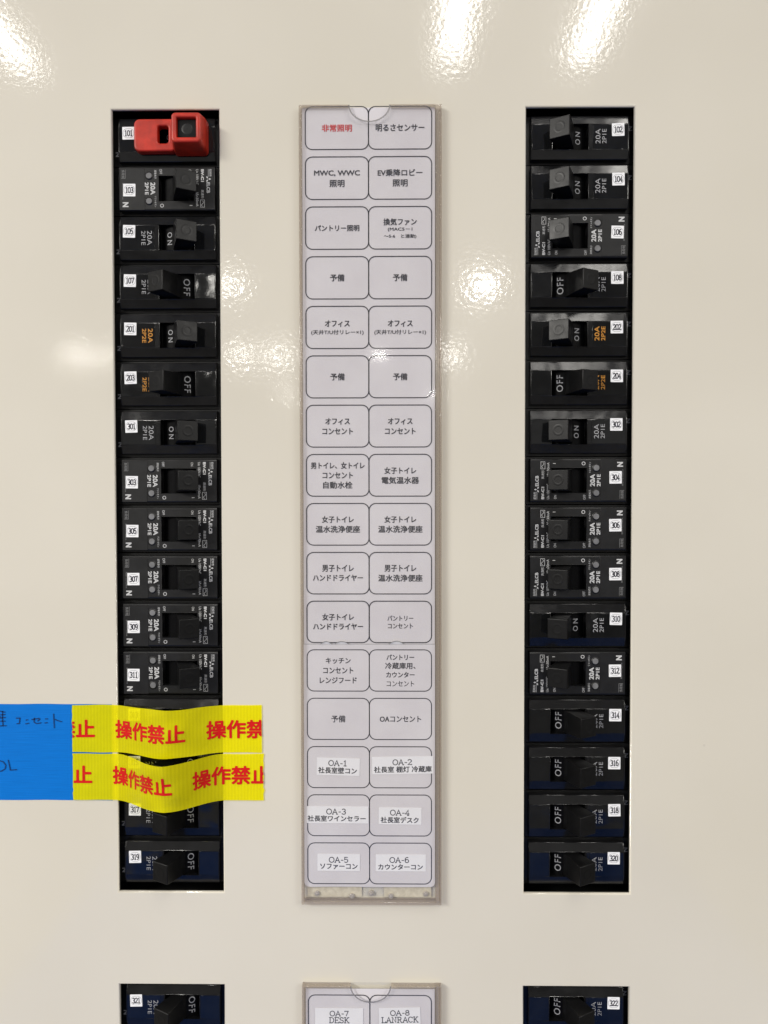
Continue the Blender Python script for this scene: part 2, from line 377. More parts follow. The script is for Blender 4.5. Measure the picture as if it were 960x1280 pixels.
# ------------------------------------------------------------------ breakers
FZ = -3.0        # nose face; local w is measured from it
WU0, WU1, WV = -4.3, 13.8, 6.4
def nose_mesh(name, mat, cham_v, cham_w, U=24.75, V=11.1, bev=.3):
    """nose block with a real toggle window; long edges chamfered"""
    m = MB(); us = [-U, WU0, WU1, U]
    prof = [(-V, -4.2), (-V, -cham_w), (-cham_v, 0), (-WV, 0), (WV, 0), (cham_v, 0), (V, -cham_w), (V, -4.2)]
    if cham_v <= WV + .01: prof = [(-V, -4.2), (-V, -cham_w), (-WV, 0), (WV, 0), (V, -cham_w), (V, -4.2)]
    mid = [k for k in range(len(prof) - 1) if abs(prof[k][0] + WV) < .02 and abs(prof[k + 1][0] - WV) < .02][0]
    for k in range(len(prof) - 1):
        for i in range(3):
            if k == mid and i == 1: continue
            (v0, w0), (v1, w1) = prof[k], prof[k + 1]
            m.add([(us[i], v0, w0), (us[i + 1], v0, w0), (us[i + 1], v1, w1), (us[i], v1, w1)], [(0, 1, 2, 3)])
    for u, flip in ((-U, 1), (U, 0)):
        poly = [(u, v, w) for v, w in prof]; m.add(poly, [tuple(range(len(poly)))[::-1] if flip else tuple(range(len(poly)))])
    d = -4.2
    c = [(WU0, -WV), (WU1, -WV), (WU1, WV), (WU0, WV)]
    for i in range(4):
        a, b = c[i], c[(i + 1) % 4]
        m.add([(a[0], a[1], 0), (b[0], b[1], 0), (b[0], b[1], d), (a[0], a[1], d)], [(3, 2, 1, 0)])
    return m.mesh(name, mat, bevel=bev, seg=2, ang=9 if cham_v <= WV + .01 else 12)
ME = {}
ME['noseA'] = nose_mesh('cover', MT['cover'], WV + .001, 1.15)
ME['noseB'] = nose_mesh('cover', MT['elcb'], 10.5, .35, U=24.6, V=11.15, bev=.2)
def body_mesh():
    m = MB(); m.box(-32, 32, -12.35, 12.35, -57, -4.25); m.box(-31.5, -26.2, -8.5, 8.8, -4.25, -3.95); m.box(26.2, 31.5, -8.5, 8.8, -4.25, -3.95)
    return m.mesh('body', MT['body'], bevel=.45, seg=2)
ME['body'] = body_mesh()
DR, DC = 14.0, -15.0
def drum_w(u): return DC + math.sqrt(max(0, DR * DR - (u - 4.75) ** 2)) + 0.0
def drum_mesh():
    m = MB(); n = 14; us = [WU0 + .05 + (WU1 - WU0 - .1) * i / n for i in range(n + 1)]
    for i in range(n):
        a, b = us[i], us[i + 1]
        m.add([(a, -WV + .05, drum_w(a)), (b, -WV + .05, drum_w(b)), (b, WV - .05, drum_w(b)), (a, WV - .05, drum_w(a))], [(0, 1, 2, 3)])
    return m.mesh('switch_drum', MT['window'], smooth=True)
ME['drum'] = drum_mesh()
def toggle_mesh(on, dimple=True):
    """lever leaning about u=4.75 to the right (ON) or to the left (OFF)"""
    a = R(28.5) * (1 if on else -1); px, pz = 4.75, -4.2; L = 16.8
    ax = Vector((math.sin(a), math.cos(a))); sd = Vector((math.cos(a), -math.sin(a)))
    secs = [(1.0, 3.0, 5.9), (5.5, 3.9, 5.7), (L - .25, 5.1, 5.0), (L, 4.9, 4.8)]
    m = MB(); rings = []
    for d, hs, hv in secs:
        c = Vector((px, pz)) + ax * d; rings.append([(c + sd * sx * hs, sv * hv) for sx, sv in ((-1, -1), (1, -1), (1, 1), (-1, 1))])
    vs = [(q[0].x, q[1], q[0].y) for r in rings for q in r]; fs = []
    for k in range(len(rings) - 1):
        for i in range(4): fs.append((4 * k + i, 4 * k + (i + 1) % 4, 4 * k + 4 + (i + 1) % 4, 4 * k + 4 + i))
    fs += [(3, 2, 1, 0), tuple(4 * (len(rings) - 1) + i for i in range(4))]
    m.add(vs, fs)
    return m.mesh('toggle', MT['toggle'], bevel=.35, seg=3, ang=20)
def pad_mesh(on):        # round dimple ring on the lever's tip
    a = R(28.5) * (1 if on else -1); px, pz = 4.75, -4.2; L = 16.8
    ax = Vector((math.sin(a), math.cos(a))); sd = Vector((math.cos(a), -math.sin(a)))
    m = MB(); c = Vector((px, pz)) + ax * (L + .03); n = 24; vs = []
    for r, dz in ((2.9, 0), (2.5, .03), (2.0, .03), (1.6, .0), (0, -.0)):
        for i in range(n):
            t = 2 * math.pi * i / n; q = c + sd * r * math.cos(t) + ax * dz; vs.append((q.x, r * math.sin(t), q.y))
    fs = [(k * n + i, k * n + (i + 1) % n, (k + 1) * n + (i + 1) % n, (k + 1) * n + i) for k in range(3) for i in range(n)]
    m.add(vs[:4 * n], fs)
    return m.mesh('tip_ring', MT['toggle'], smooth=True)
for st in (True, False):
    ME['toggle', st] = toggle_mesh(st); ME['ring', st] = pad_mesh(st)
def films():
    m = MB(); m.prism(rrect(-24.2, -6.9, -6.15, 6.15, .25, 2), -.1, .14); ME['film'] = m.mesh('label_film', MT['film'], bevel=.06, seg=1)
    m = MB(); m.prism(rrect(14.4, 24.2, -6.15, 6.15, .25, 2), -.1, .14); ME['endfilm'] = m.mesh('end_film', MT['film'], bevel=.06, seg=1)
    m = MB(); m.prism(rrect(-6.55, -4.75, -6.15, 6.15, .2, 2), -.1, .10); ME['slip'] = m.mesh('film_strip', MT['cover'])
    m = MB(); m.prism(rrect(-24.5, -11.5, -10.9, 10.4, .3, 2), -.2, .16); ME['endplate'] = m.mesh('terminal_cover', MT['elcb'], bevel=.08, seg=1)
films()
def rating(amber):
    t = '2P2E' if amber else '2P1E'; mt = MT['amber_ink' if amber else 'soft_ink']; out = []
    for nm, tx, u, h_, w_ in (('rating_print', '20A', -9.2, 2.5, 7.4), ('poles_print', t, -12.4, 2.1, 7.3)):
        m = MB(); text(m, tx, u, -.2, .155, h=h_, width=w_, rot=-math.pi / 2, bold=.12 if amber else 0); out.append((nm, m.mesh(nm, mt)))
    return out
ME['ratingW'] = rating(False); ME['ratingA'] = rating(True)
def statetext(on):
    m = MB()
    if on: text(m, 'ON', .7, 0, 0, h=2.7, width=6.4, rot=-math.pi / 2, bold=.04, space=1.5, fw=lambda u, v: drum_w(u) + .06)
    else: text(m, 'OFF', 9.3, 0, 0, h=3.1, width=8.6, rot=-math.pi / 2, bold=.0, space=1.15, fw=lambda u, v: drum_w(u) + .06)
    return m.mesh('state_print', MT['soft_ink'])
ME['state', True] = statetext(True); ME['state', False] = statetext(False)
def nmark():
    m = MB(); text(m, 'N', -26.6, -5.9, -3.90, h=2.3, width=2.4, rot=-math.pi / 2, bold=.2); return m.mesh('neutral_mark', MT['soft_ink'])
ME['nmark'] = nmark()
def bprint():
    m = MB(); q = -math.pi / 2; w = .03
    text(m, '20A', -7.35, 0, w, h=2.5, width=6.3, rot=q, bold=.2)
    ME['brate'] = m.mesh('rating_print', MT['white_ink']); m = MB()
    text(m, '2P1E', -10.5, 0, w, h=1.9, width=6.3, rot=q, bold=.15)
    ME['bpoles'] = m.mesh('poles_print', MT['white_ink']); m = MB()
    text(m, 'BV-C1', 18.2, 6.5, w, h=1.5, width=6.4, rot=q, bold=.2)
    text(m, 'ELCB', 21.2, .3, w, h=1.75, width=5.4, rot=q, bold=.14)
    for du, dv in ((.75, 0), (-.55, .85), (-.55, -.85)):     # three-diamond emblem
        c = Vector((21.2 + du, 4.7 + dv)); a = math.atan2(dv, du); ca, sa = math.cos(a), math.sin(a)
        m.sheet([(c.x + x * ca - y * sa, c.y + x * sa + y * ca) for x, y in ((-.75, 0), (0, -.42), (.75, 0), (0, .42))], w)
    text(m, 'N', -21.4, -8.2, .2, h=3.0, width=2.5, rot=q, bold=.3)
    ME['bprint'] = m.mesh('type_print', MT['white_ink'])
    m = MB()
    text(m, 'OFF', -3.2, 8.6, w, h=1.3, width=2.5, rot=q); text(m, 'ON', 11.8, 8.6, w, h=1.3, width=2.0, rot=q)
    m.ribbon([(-2.7 + .8 * math.cos(i * math.pi / 8), -8.7 + .8 * math.sin(i * math.pi / 8)) for i in range(16)], .32, w, closed=True)
    m.ribbon([(11.6, -8.7), (13.0, -8.7)], .3, w)
    text(m, 'Ue 100VAC', 15.5, 5.7, w, h=1.35, width=7.9, rot=q); text(m, 'IΔn30mA', 15.5, -5.7, w, h=1.35, width=7.0, rot=q)
    text(m, '高速形', 18.2, -3, w, h=1.4, width=4.4, rot=q)
    m.ribbon([(17.1, -9.6), (19.2, -9.6), (19.2, -5.9), (17.1, -5.9)], .18, w, closed=True)
    m.ribbon([(18.2 + .55 * math.sin(t * math.pi / 6), -6.4 - t * .235) for t in range(13)], .2, w)
    text(m, '配線用', 22.3, 7.9, w, h=1.3, width=3.6, rot=q); m.ribbon([(21.2, 5.8), (21.2, 9.8)], .15, w)
    text(m, '漏電表示', -6.3 + .3, 7.2, w, h=1.1, width=4.6, rot=q); text(m, 'テストボタン', -6.0, -6.6, w, h=1.0, width=5.6, rot=q)
    ME['bprint2'] = m.mesh('small_print', MT['white_ink'])
    m = MB(); text(m, '負荷側', -22.6, 7.4, .2, h=1.5, width=4.0, rot=q); m.ribbon([(-21.4, 5.2), (-21.4, 9.7)], .15, .2); m.ribbon([(-23.6, 5.2), (-21.4, 5.2)], .15, .2)
    text(m, '締付トルク2.0N·m', -22.7, -1.4, .2, h=.9, width=8.4, rot=q)
    ME['bprint3'] = m.mesh('terminal_print', MT['grey_ink'])
    m = MB(); m.disc(0, 0, 1.55, -.5, .42, 22); ME['button'] = m.mesh('test_button', MT['button'], bevel=.18, seg=2)
    m = MB(); n = 24
    for r0, r1, w0, w1 in ((1.7, 2.15, .32, .02),):
        vs = [(r * math.cos(2 * math.pi * i / n), r * math.sin(2 * math.pi * i / n), ww) for r, ww in ((r0, w0), (r1, w1), (r0, -.1)) for i in range(n)]
        m.add(vs, [(i, (i + 1) % n, n + (i + 1) % n, n + i)[::-1] for i in range(n)] + [(2 * n + i, 2 * n + (i + 1) % n, (i + 1) % n, i)[::-1] for i in range(n)])
    ME['bezel'] = m.mesh('button_rim', MT['elcb'], smooth=True)
bprint()
st = MB(); st.prism(rrect(-3.15, 3.15, -3.2, 3.2, .2, 2), 0, .12); ME['sticker'] = st.mesh('number_sticker', MT['sticker'])

GRP = 'circuit breakers in the two columns of the board'
def breaker(num, side, k, typ, on, label, amber=False, below=False, stick=True, mark=True):
    uc = (-114.95, 96.25)[side]; vc = (182.6 - 25 * k) if not below else (Y2 - 1.25 - 12.5)
    t = put('circuit_breaker', None, loc=(uc, vc, FZ), rot=math.pi if side else 0, label=label, cat='circuit breaker', group=GRP)
    put('body', ME['body'], t)
    tg = None
    c = put('cover', ME['nose' + typ], t)
    d = put('switch_drum', ME['drum'], t)
    if num == 101: tg = put('toggle', ME['uptoggle'], t); put('tip_ring', ME['upring'], tg)
    else: tg = put('toggle', ME['toggle', on], t); put('tip_ring', ME['ring', on], tg)
    if typ == 'A':
        put('state_print', ME['state', on], d)
        fm = put('label_film', ME['film'], t)
        for nm, me_ in ME['ratingA' if amber else 'ratingW']: put(nm, me_, fm)
        put('end_film', ME['endfilm'], t); put('film_strip', ME['slip'], t)
        if mark: put('neutral_mark', ME['nmark'], t)
    else:
        put('rating_print', ME['brate'], c); put('poles_print', ME['bpoles'], c); put('type_print', ME['bprint'], c); put('small_print', ME['bprint2'], c)
        tc = put('terminal_cover', ME['endplate'], t); put('terminal_print', ME['bprint3'], tc)
        for v in (6.5, -6.4):
            b = put('test_button', ME['button'], t, loc=(-9.3, v, 0)); put('button_rim', ME['bezel'], b)
    if stick:
        dx = (-19.5 if typ == 'A' else -19.2); dy = {('A', 0): 3.2, ('A', 1): 3.5, ('B', 0): -.8, ('B', 1): 1.7}[(typ, side)]
        dx += rnd.uniform(-.25, .25); dy += rnd.uniform(-.2, .2); loc = (dx, -dy, .17) if side else (dx, dy, .17)
        s_ = put('number_sticker', ME['sticker'], t, loc=loc, rot=(math.pi if side else 0) + R(rnd.uniform(-1.5, 1.5)))
        m = MB(); serif(m, str(num), 0, 0, .15, 2.7, 4.0, sw=.52)
        m.ribbon(rrect(-2.75, 2.75, -2.35, 2.35, 2.1, 5), .12, .14, closed=True)
        put('number', m.mesh('number', MT['black_ink']), s_)
    return t
def upright_toggle():
    m = MB(); m.prism([(13.4 + x, y) for x, y in rrect(-4.7, 4.7, -4.7, 4.7, .5, 2)], -3.5, 10.6); ME['uptoggle'] = m.mesh('toggle', MT['toggle'], bevel=.3)
    m = MB(); n = 24
    m.add([(13.4 + r * math.cos(2 * math.pi * i / n), r * math.sin(2 * math.pi * i / n), w) for r, w in ((2.7, 10.61), (2.4, 10.68), (1.8, 10.70), (.2, 10.68)) for i in range(n)],
          [(k * n + i, k * n + (i + 1) % n, (k + 1) * n + (i + 1) % n, (k + 1) * n + i) for k in range(3) for i in range(n)])
    ME['upring'] = m.mesh('tip_ring', MT['body'], smooth=True)
upright_toggle()
ORD = ['first', 'second', 'third', 'fourth', 'fifth', 'sixth', 'seventh', 'eighth', 'ninth', 'tenth', 'eleventh', 'twelfth', 'thirteenth', 'fourteenth', 'fifteenth', 'sixteenth']
def lab(num, typ, on, side, amber, k):
    kind = 'ELCB breaker' if typ == 'B' else ('amber-printed black breaker' if amber else 'plain black breaker')
    return f'{kind}, sticker {num}, toggle {"ON" if on else "OFF"}, {ORD[k]} from top of {"right" if side else "left"} column'
L_ROWS = [(101, 'A', 1, 0, 'under red lock at top of'), (103, 'B', 1, 0, 'second in'), (105, 'A', 1, 0, 'below 103 in'), (107, 'A', 0, 0, 'fourth in'),
          (201, 'A', 1, 1, 'fifth in'), (203, 'A', 0, 1, 'sixth in'), (301, 'A', 1, 0, 'seventh in'), (303, 'B', 1, 0, 'below 301 in'), (305, 'B', 1, 0, 'below 303 in'),
          (307, 'B', 1, 0, 'below 305 in'), (309, 'B', 1, 0, 'below 307 in'), (311, 'B', 1, 0, 'above the tapes in'), (313, 'A', 0, 0, ''), (315, 'A', 0, 0, ''),
          (317, 'A', 0, 0, 'under the tapes in'), (319, 'A', 0, 0, 'bottom of long')]
R_ROWS = [(102, 'A', 1, 0, 'top of'), (104, 'A', 1, 0, 'second in'), (106, 'B', 1, 0, 'third in'), (108, 'A', 0, 0, 'fourth in'), (202, 'A', 1, 1, 'fifth in'),
          (204, 'A', 0, 1, 'sixth in'), (302, 'A', 1, 0, 'seventh in'), (304, 'B', 1, 0, 'below 302 in'), (306, 'B', 1, 0, 'below 304 in'), (308, 'B', 1, 0, 'below 306 in'),
          (310, 'A', 1, 0, 'between ELCB units in'), (312, 'B', 1, 0, 'below 310 in'), (314, 'A', 0, 0, 'below 312 in'), (316, 'A', 0, 0, 'below 314 in'), (318, 'A', 0, 0, 'last but one in'),
          (320, 'A', 0, 0, 'bottom of long')]
for side, rows in ((0, L_ROWS), (1, R_ROWS)):
    for k, (num, typ, on, amber, extra) in enumerate(rows):
        if num == 313: l = 'black breaker mostly hidden behind the upper yellow warning tape'
        elif num == 315: l = 'black breaker mostly hidden behind the lower yellow warning tape'
        else: l = lab(num, typ, on, side, amber, k)
        breaker(num, side, k, typ, bool(on), l, bool(amber))
breaker(321, 0, 0, 'A', False, 'black breaker with sticker 321 alone in the lower left cut-out', below=True)
breaker(322, 1, 0, 'A', False, 'black breaker with sticker 322 alone in the lower right cut-out', below=True)

# ------------------------------------------------------------------ red lock-off clip on breaker 101
def lock():
    t = put('breaker_lock', None, loc=(-114.95, 182.6, FZ), label='red plastic lock-off clip clamped over the toggle of the top left breaker', cat='breaker lock')
    # lobe: thick rounded plate with a slot
    m = MB(); out = rrect(-15.3, 6.5, -8.2, 8.0, 3.0, 6); slot = rrect(-3.2, 2.2, -4.2, 4.4, 1.2, 6); n = len(out)
    w0, w1 = .4, 5.0
    vs = [(p[0], p[1], w) for w in (w1, w0) for p in out] + [(p[0], p[1], w) for w in (w1, w0) for p in slot]
    fs = []
    for i in range(n):
        j = (i + 1) % n
        fs += [(i, j, 2 * n + j, 2 * n + i), (n + i, 2 * n + n + i, 2 * n + n + j, n + j), (n + i, n + j, j, i), (2 * n + i, 2 * n + j, 3 * n + j, 3 * n + i)]
    m.add(vs, fs); put('clip_plate', m.mesh('clip_plate', MT['red'], bevel=.9, seg=3, ang=60), t)
    # cap: tapered open box round the toggle
    m = MB(); a = R(24); secs_o = [(0.5, 13.0, 8.6, 8.9), (6, 13.1, 8.5, 8.3), (12.6, 13.4, 7.3, 7.2)]; secs_i = [(12.6, 13.4, 4.9, 4.9), (10.5, 13.2, 4.7, 4.7), (7.5, 13.1, 4.7, 4.7)]
    rings = []
    for w, uc, hu, hv in secs_o + secs_i: rings.append([(p[0] + uc, p[1], w) for p in rrect(-hu, hu, -hv, hv, 1.9 if (w, uc, hu, hv) in secs_o else .5, 4)])
    n = len(rings[0]); vs = [p for r in rings for p in r]
    fs = [(k * n + i, k * n + (i + 1) % n, (k + 1) * n + (i + 1) % n, (k + 1) * n + i) for k in range(len(rings) - 1) for i in range(n)]
    m.add(vs, fs); put('lock_cap', m.mesh('lock_cap', MT['red'], bevel=.8, seg=3, ang=60), t)
    return t
lock()

# ------------------------------------------------------------------ card holders and index cards
NX = -10.9
def holder(v1, v0, label):
    t = put('card_holder', None, loc=(0, 0, 0), label=label, cat='card holder', group='clear card holders on the panel')
    u0, u1 = -46.4, 25.5
    arc = [(NX + 10.3 * math.cos(R(a)), v1 + 8.4 * math.sin(R(a))) for a in range(180, 361, 12)]
    poly = [(u0 + 1.5, v0 + 1.6), (u1 - 3.1, v0 + 1.6), (u1 - 3.1, v1)] + arc[::-1] + [(u0 + 1.5, v1)]
    m = MB(); m.sheet(poly, 3.3); put('front_sheet', m.mesh('front_sheet', MT['clear']), t)
    m = MB(); m.ribbon(arc, .75, 3.36)
    put('notch_rim', m.mesh('notch_rim', MT['rim']), t)
    m = MB()
    m.box(u0, u0 + 1.4, v0, v1, .02, 3.6); put('side_rail', m.mesh('side_rail', MT['rail'], bevel=.25), t)
    m = MB(); m.box(u1 - 3.0, u1 - .9, v0, v1, .02, 3.3); put('inner_rail', m.mesh('inner_rail', MT['rail'], bevel=.25), t)
    m = MB(); m.box(u1 - .85, u1, v0, v1, .02, 3.7); put('side_rail', m.mesh('side_rail', MT['rail'], bevel=.25), t)
    m = MB(); m.box(u0 + 1.5, NX - 10.4, v1 - .9, v1, .4, 3.7); put('top_lip', m.mesh('top_lip', MT['rail'], bevel=.25), t)
    m = MB(); m.box(NX + 10.4, u1 - 3.05, v1 - .9, v1, .4, 3.7); put('top_lip', m.mesh('top_lip', MT['rail'], bevel=.25), t)
    m = MB(); m.box(u0 + 1.5, u1 - 3.05, v0, v0 + 1.5, .02, 3.5); put('bottom_rail', m.mesh('bottom_rail', MT['rail'], bevel=.25), t)
    m = MB(); m.box(u0 + 1.5, u1 - 3.05, v0 + 1.9, v0 + 2.1, .02, 1.4); put('seam', m.mesh('seam', MT['rail']), t)
    m = MB(); m.sheet([(u0 + 1.5, v0 + 1.6), (u1 - 3.1, v0 + 1.6), (u1 - 3.1, v1), (u0 + 1.5, v1)], .25); put('back_sheet', m.mesh('back_sheet', MT['clear']), t)
    return t
h = holder(196.2, -210.7, 'long clear acrylic card holder between the two breaker columns')
for a, b in ((-43.6, -15.5), (-4.0, 20.5)):
    m = MB(); m.prism(rrect(a, b, -207.9, -200.4, .4, 2), .28, .7); put('foam_pad', m.mesh('foam_pad', MT['foam']), h)
for u, v in ((-38.6, -206.0), (-20.5, -207.3), (-10.6, -206.0), (-.4, -207.3), (17.6, -206.0)):
    m = MB(); m.disc(u, v, 1.35, .3, 1.5, 18); m.disc(u, v, .6, 1.5, 1.9, 12); put('rivet', m.mesh('rivet', MT['rivet'], bevel=.2), h)
h2 = holder(-253.2, -318, 'clear acrylic card holder at the bottom edge of the photo with semicircular notch')

CW = 31.9; CX = (-27.35, 4.55); CH = 21.3
def rows_y(k): return 185.4 - 25.02 * k
CELLS = {
 (0, 0): [('非常照明', 0, 15.2, 3.7)], (0, 1): [('明るさセンサー', 0, 24.6, 3.6)],
 (1, 0): [('MWC, WWC', 2.4, 23.2, 3.0), ('照明', -2.7, 7.6, 3.6)], (1, 1): [('EV乗降ロビー', 2.6, 22.6, 3.5), ('照明', -2.6, 7.6, 3.6)],
 (2, 0): [('パントリー照明', -.1, 22.5, 3.1)], (2, 1): [('換気ファン', 3, 16.8, 3.5), ('(MAC5－1', -.9, 12.4, 2.0), ('～5-6　と連動)', -4.3, 16.4, 2.2)],
 (3, 0): [('予備', 0, 7.3, 3.6)], (3, 1): [('予備', 0, 7.3, 3.6)],
 (4, 0): [('オフィス', 1.9, 12.6, 3.4), ('(天井T/U付リレー×1)', -2.6, 26.6, 2.7)], (4, 1): [('オフィス', 1.9, 12.6, 3.4), ('(天井T/U付リレー×1)', -2.6, 26.2, 2.7)],
 (5, 0): [('予備', 0, 7.3, 3.6)], (5, 1): [('予備', 0, 7.3, 3.6)],
 (6, 0): [('オフィス', 2.4, 12.5, 3.4), ('コンセント', -2.6, 15.6, 3.2)], (6, 1): [('オフィス', 2.4, 12.5, 3.4), ('コンセント', -2.6, 15.6, 3.2)],
 (7, 0): [('男トイレ、女トイレ', 5, 27.4, 3.5), ('コンセント', 0, 15.5, 3.2), ('自動水栓', -5, 15, 3.6)], (7, 1): [('女子トイレ', 2.4, 16.2, 3.5), ('電気温水器', -2.6, 19, 3.6)],
 (8, 0): [('女子トイレ', 2.5, 16.2, 3.5), ('温水洗浄便座', -2.5, 22.6, 3.6)], (8, 1): [('女子トイレ', 2.5, 16.2, 3.5), ('温水洗浄便座', -2.5, 22.6, 3.6)],
 (9, 0): [('男子トイレ', 2.5, 16.2, 3.5), ('ハンドドライヤー', -2.4, 25.6, 3.2)], (9, 1): [('男子トイレ', 2.5, 16.2, 3.5), ('温水洗浄便座', -2.5, 22.6, 3.6)],
 (10, 0): [('女子トイレ', 2.5, 16.2, 3.5), ('ハンドドライヤー', -2.4, 25.6, 3.2)], (10, 1): [('パントリー', 1.9, 13.2, 2.7), ('コンセント', -2.1, 12.8, 2.6)],
 (11, 0): [('キッチン', 5, 12.8, 3.1), ('コンセント', 0, 15.5, 3.2), ('レンジフード', -5.1, 19, 3.2)],
 (11, 1): [('パントリー', 6.8, 14.2, 2.9), ('冷蔵庫用、', 2.4, 15.6, 3.4), ('カウンター', -2.2, 14.6, 2.9), ('コンセント', -6.8, 14.1, 2.8)],
 (12, 0): [('予備', 0, 7.3, 3.6)], (12, 1): [('OAコンセント', 0, 21.2, 3.1)]}
# white strips: (row, col): (strip w, h, dx, dy, rot, [(serif?, text, dx, dy, w, h)])
STRIPS = {
 (13, 0): (22.1, 9.0, -.1, .3, -1.5, [(1, 'OA-1', -.4, 1.8, 9.3, 2.7), (0, '社長室壁コン', -.3, -2.0, 19.9, 3.3)]),
 (13, 1): (31.6, 9.0, 1.2, 1.1, 1.0, [(1, 'OA-2', -.3, 1.6, 9.7, 2.7), (0, '社長室 棚灯 冷蔵庫', 0, -2.1, 29.7, 3.3)]),
 (14, 0): (32.0, 8.8, -.6, .3, -.2, [(1, 'OA-3', -.7, 1.7, 9.9, 2.7), (0, '社長室ワインセラー', -.4, -1.9, 30.0, 3.2)]),
 (14, 1): (22.0, 8.8, -.2, -.2, -.6, [(1, 'OA-4', -.2, 1.7, 9.8, 2.7), (0, '社長室デスク', -.2, -2.1, 19.6, 3.2)]),
 (15, 0): (22.0, 8.8, 0, .5, -.3, [(1, 'OA-5', -.1, 1.4, 9.8, 2.7), (0, 'ソファーコン', .1, -2.1, 19.3, 2.9)]),
 (15, 1): (25.8, 8.8, .1, .4, 0, [(1, 'OA-6', -.8, 1.5, 9.8, 2.7), (0, 'カウンターコン', -.1, -2.1, 23.0, 2.9)])}
def wavy_card(u0, u1, v0, v1, w, r=2.2, ph=0, top=None):
    """thin paper with a gently uneven surface; outline points then grid triangulated by bmesh"""
    m = MB(); nv = max(4, int((v1 - v0) / 6)); L = u1 - u0
    fr = [0, .12 * r, .4 * r, r] + [r + (L - 2 * r) * i / 24 for i in range(1, 24)] + [L - r, L - .4 * r, L - .12 * r, L]; nu = len(fr) - 1
    vs = []
    for j in range(nv + 1):
        for i in range(nu + 1):
            a = u0 + fr[i]; b = v0 + (v1 - v0) * j / nv
            if j == 0:
                e = min(fr[i], L - fr[i], r); b += r - math.sqrt(max(0, r * r - (r - e) ** 2))
                b += .18 * mnoise.noise(Vector((a * .08, w, 4)))
            if j == nv and top: b += top(a)
            vs.append((a, b, w))
    fs = [(j * (nu + 1) + i, j * (nu + 1) + i + 1, (j + 1) * (nu + 1) + i + 1, (j + 1) * (nu + 1) + i) for j in range(nv) for i in range(nu)]
    m.add(vs, fs); return m
CZ = 1.75
def cell(card, k, c, vy):
    m = MB(); cx = CX[c] + (vy > 0) * 0; m.ribbon(rrect(cx - CW / 2, cx + CW / 2, vy - CH / 2, vy + CH / 2, 3.5, 6), .48, CZ + .06, closed=True)
    put('printed_frame', m.mesh('printed_frame', MT['black_ink']), card)
    if (k, c) in CELLS:
        m = MB()
        for s_, dy, w, hh in CELLS[(k, c)]: text(m, s_, cx, vy + dy, CZ + .06, h=hh, width=w, bold=.13 if hh > 2.8 else .05)
        put('lettering', m.mesh('lettering', MT['red_text'] if (k, c) == (0, 0) else MT['black_ink']), card)
def strip(card, spec, cx, vy):
    w, hh, dx, dy, rot, lines = spec
    m = MB(); m.prism(rrect(-w / 2, w / 2, -hh / 2, hh / 2, .2, 2), 0, .10)
    s_ = put('label_strip', m.mesh('label_strip', MT['strip']), card, loc=(cx + dx, vy + dy, CZ + .08), rot=R(rot))
    m = MB()
    for ser, tx, a, b, ww, h_ in lines:
        if ser: serif(m, tx, a, b, .14, h_, ww)
        else: text(m, tx, a, b, .14, h=h_, width=ww, bold=.15)
    put('lettering', m.mesh('lettering', MT['black_ink']), s_)
def tear(u):        # the worn lower edge where two sheets meet
    return 1.4 * math.exp(-((u + 31) / 3.) ** 2) + 1.9 * math.exp(-((u + 25) / 2.0) ** 2) + 1.7 * math.exp(-((u - 4) / 3.2) ** 2)
ca = put('index_card', wavy_card(-44.9, 22.2, -77.2, 195.6, CZ - .1, .01).mesh('index_card', MT['card']), label='long lilac card naming the upper circuits, red lettering in its first box', cat='index card', group='index cards in the clear holders')
cb = put('index_card', wavy_card(-45.0, 22.3, -202.2, -76.3, CZ, 2.2).mesh('index_card', MT['card']), label='shorter lilac card under the long one, bottom rows carrying white OA label strips', cat='index card', group='index cards in the clear holders')
for k in range(16):
    for c in (0, 1): cell(ca if k < 11 else cb, k, c, rows_y(k))
    for c in (0, 1):
        if (k, c) in STRIPS: strip(cb, STRIPS[(k, c)], CX[c], rows_y(k))
# joint line and curled paper tabs at the seam
m = MB(); m.ribbon([(-44.9, -76.25), (22.2, -76.25)], .22, CZ + .03); put('sheet_edge', m.mesh('sheet_edge', MT['grey_ink']), cb)
for uc, wd, hh in ((-33.5, 2.8, 1.5), (-25.5, 3.6, 1.5), (2.6, 3.8, 1.7)):
    m = MB(); n = 12
    vs = []
    for i in range(n + 1):
        a = uc - wd + 2 * wd * i / n; e = hh * math.sin(math.pi * i / n) ** .8
        vs += [(a, -76.25, CZ + .05), (a, -76.25 + e, CZ + .05 + .5 * e / hh * (1 if i % n else 0))]
    m.add(vs, [(2 * i, 2 * i + 2, 2 * i + 3, 2 * i + 1) for i in range(n)])
    put('torn_tab', m.mesh('torn_tab', MT['strip'], smooth=True), cb)
    m = MB(); m.ribbon([vs[2 * i + 1][:2] for i in range(n + 1)], .3, CZ + .7); put('tab_edge', m.mesh('tab_edge', MT['grey_ink']), cb)
cc = put('index_card', wavy_card(-44.6, 22.2, -316, -255.6, CZ - .1, 2.2).mesh('index_card', MT['card']), label='lilac card with white strips OA-7 DESK and OA-8 LANRACK in the lowest holder', cat='index card', group='index cards in the clear holders')
for c in (0, 1): cell(cc, 99, c, -269.6)
strip(cc, (25, 8.8, 0, 1.0 - 0, 0, [(1, 'OA-7', 0, 1.6, 9.6, 2.6), (1, 'DESK', 0, -1.9, 10.4, 2.8)]), CX[0], -271.2)
strip(cc, (21.5, 9.2, -.5, .2, 1.5, [(1, 'OA-8', .1, 1.9, 9.8, 2.6), (1, 'LANRACK', 0, -1.7, 19, 2.8)]), CX[1], -270.2)

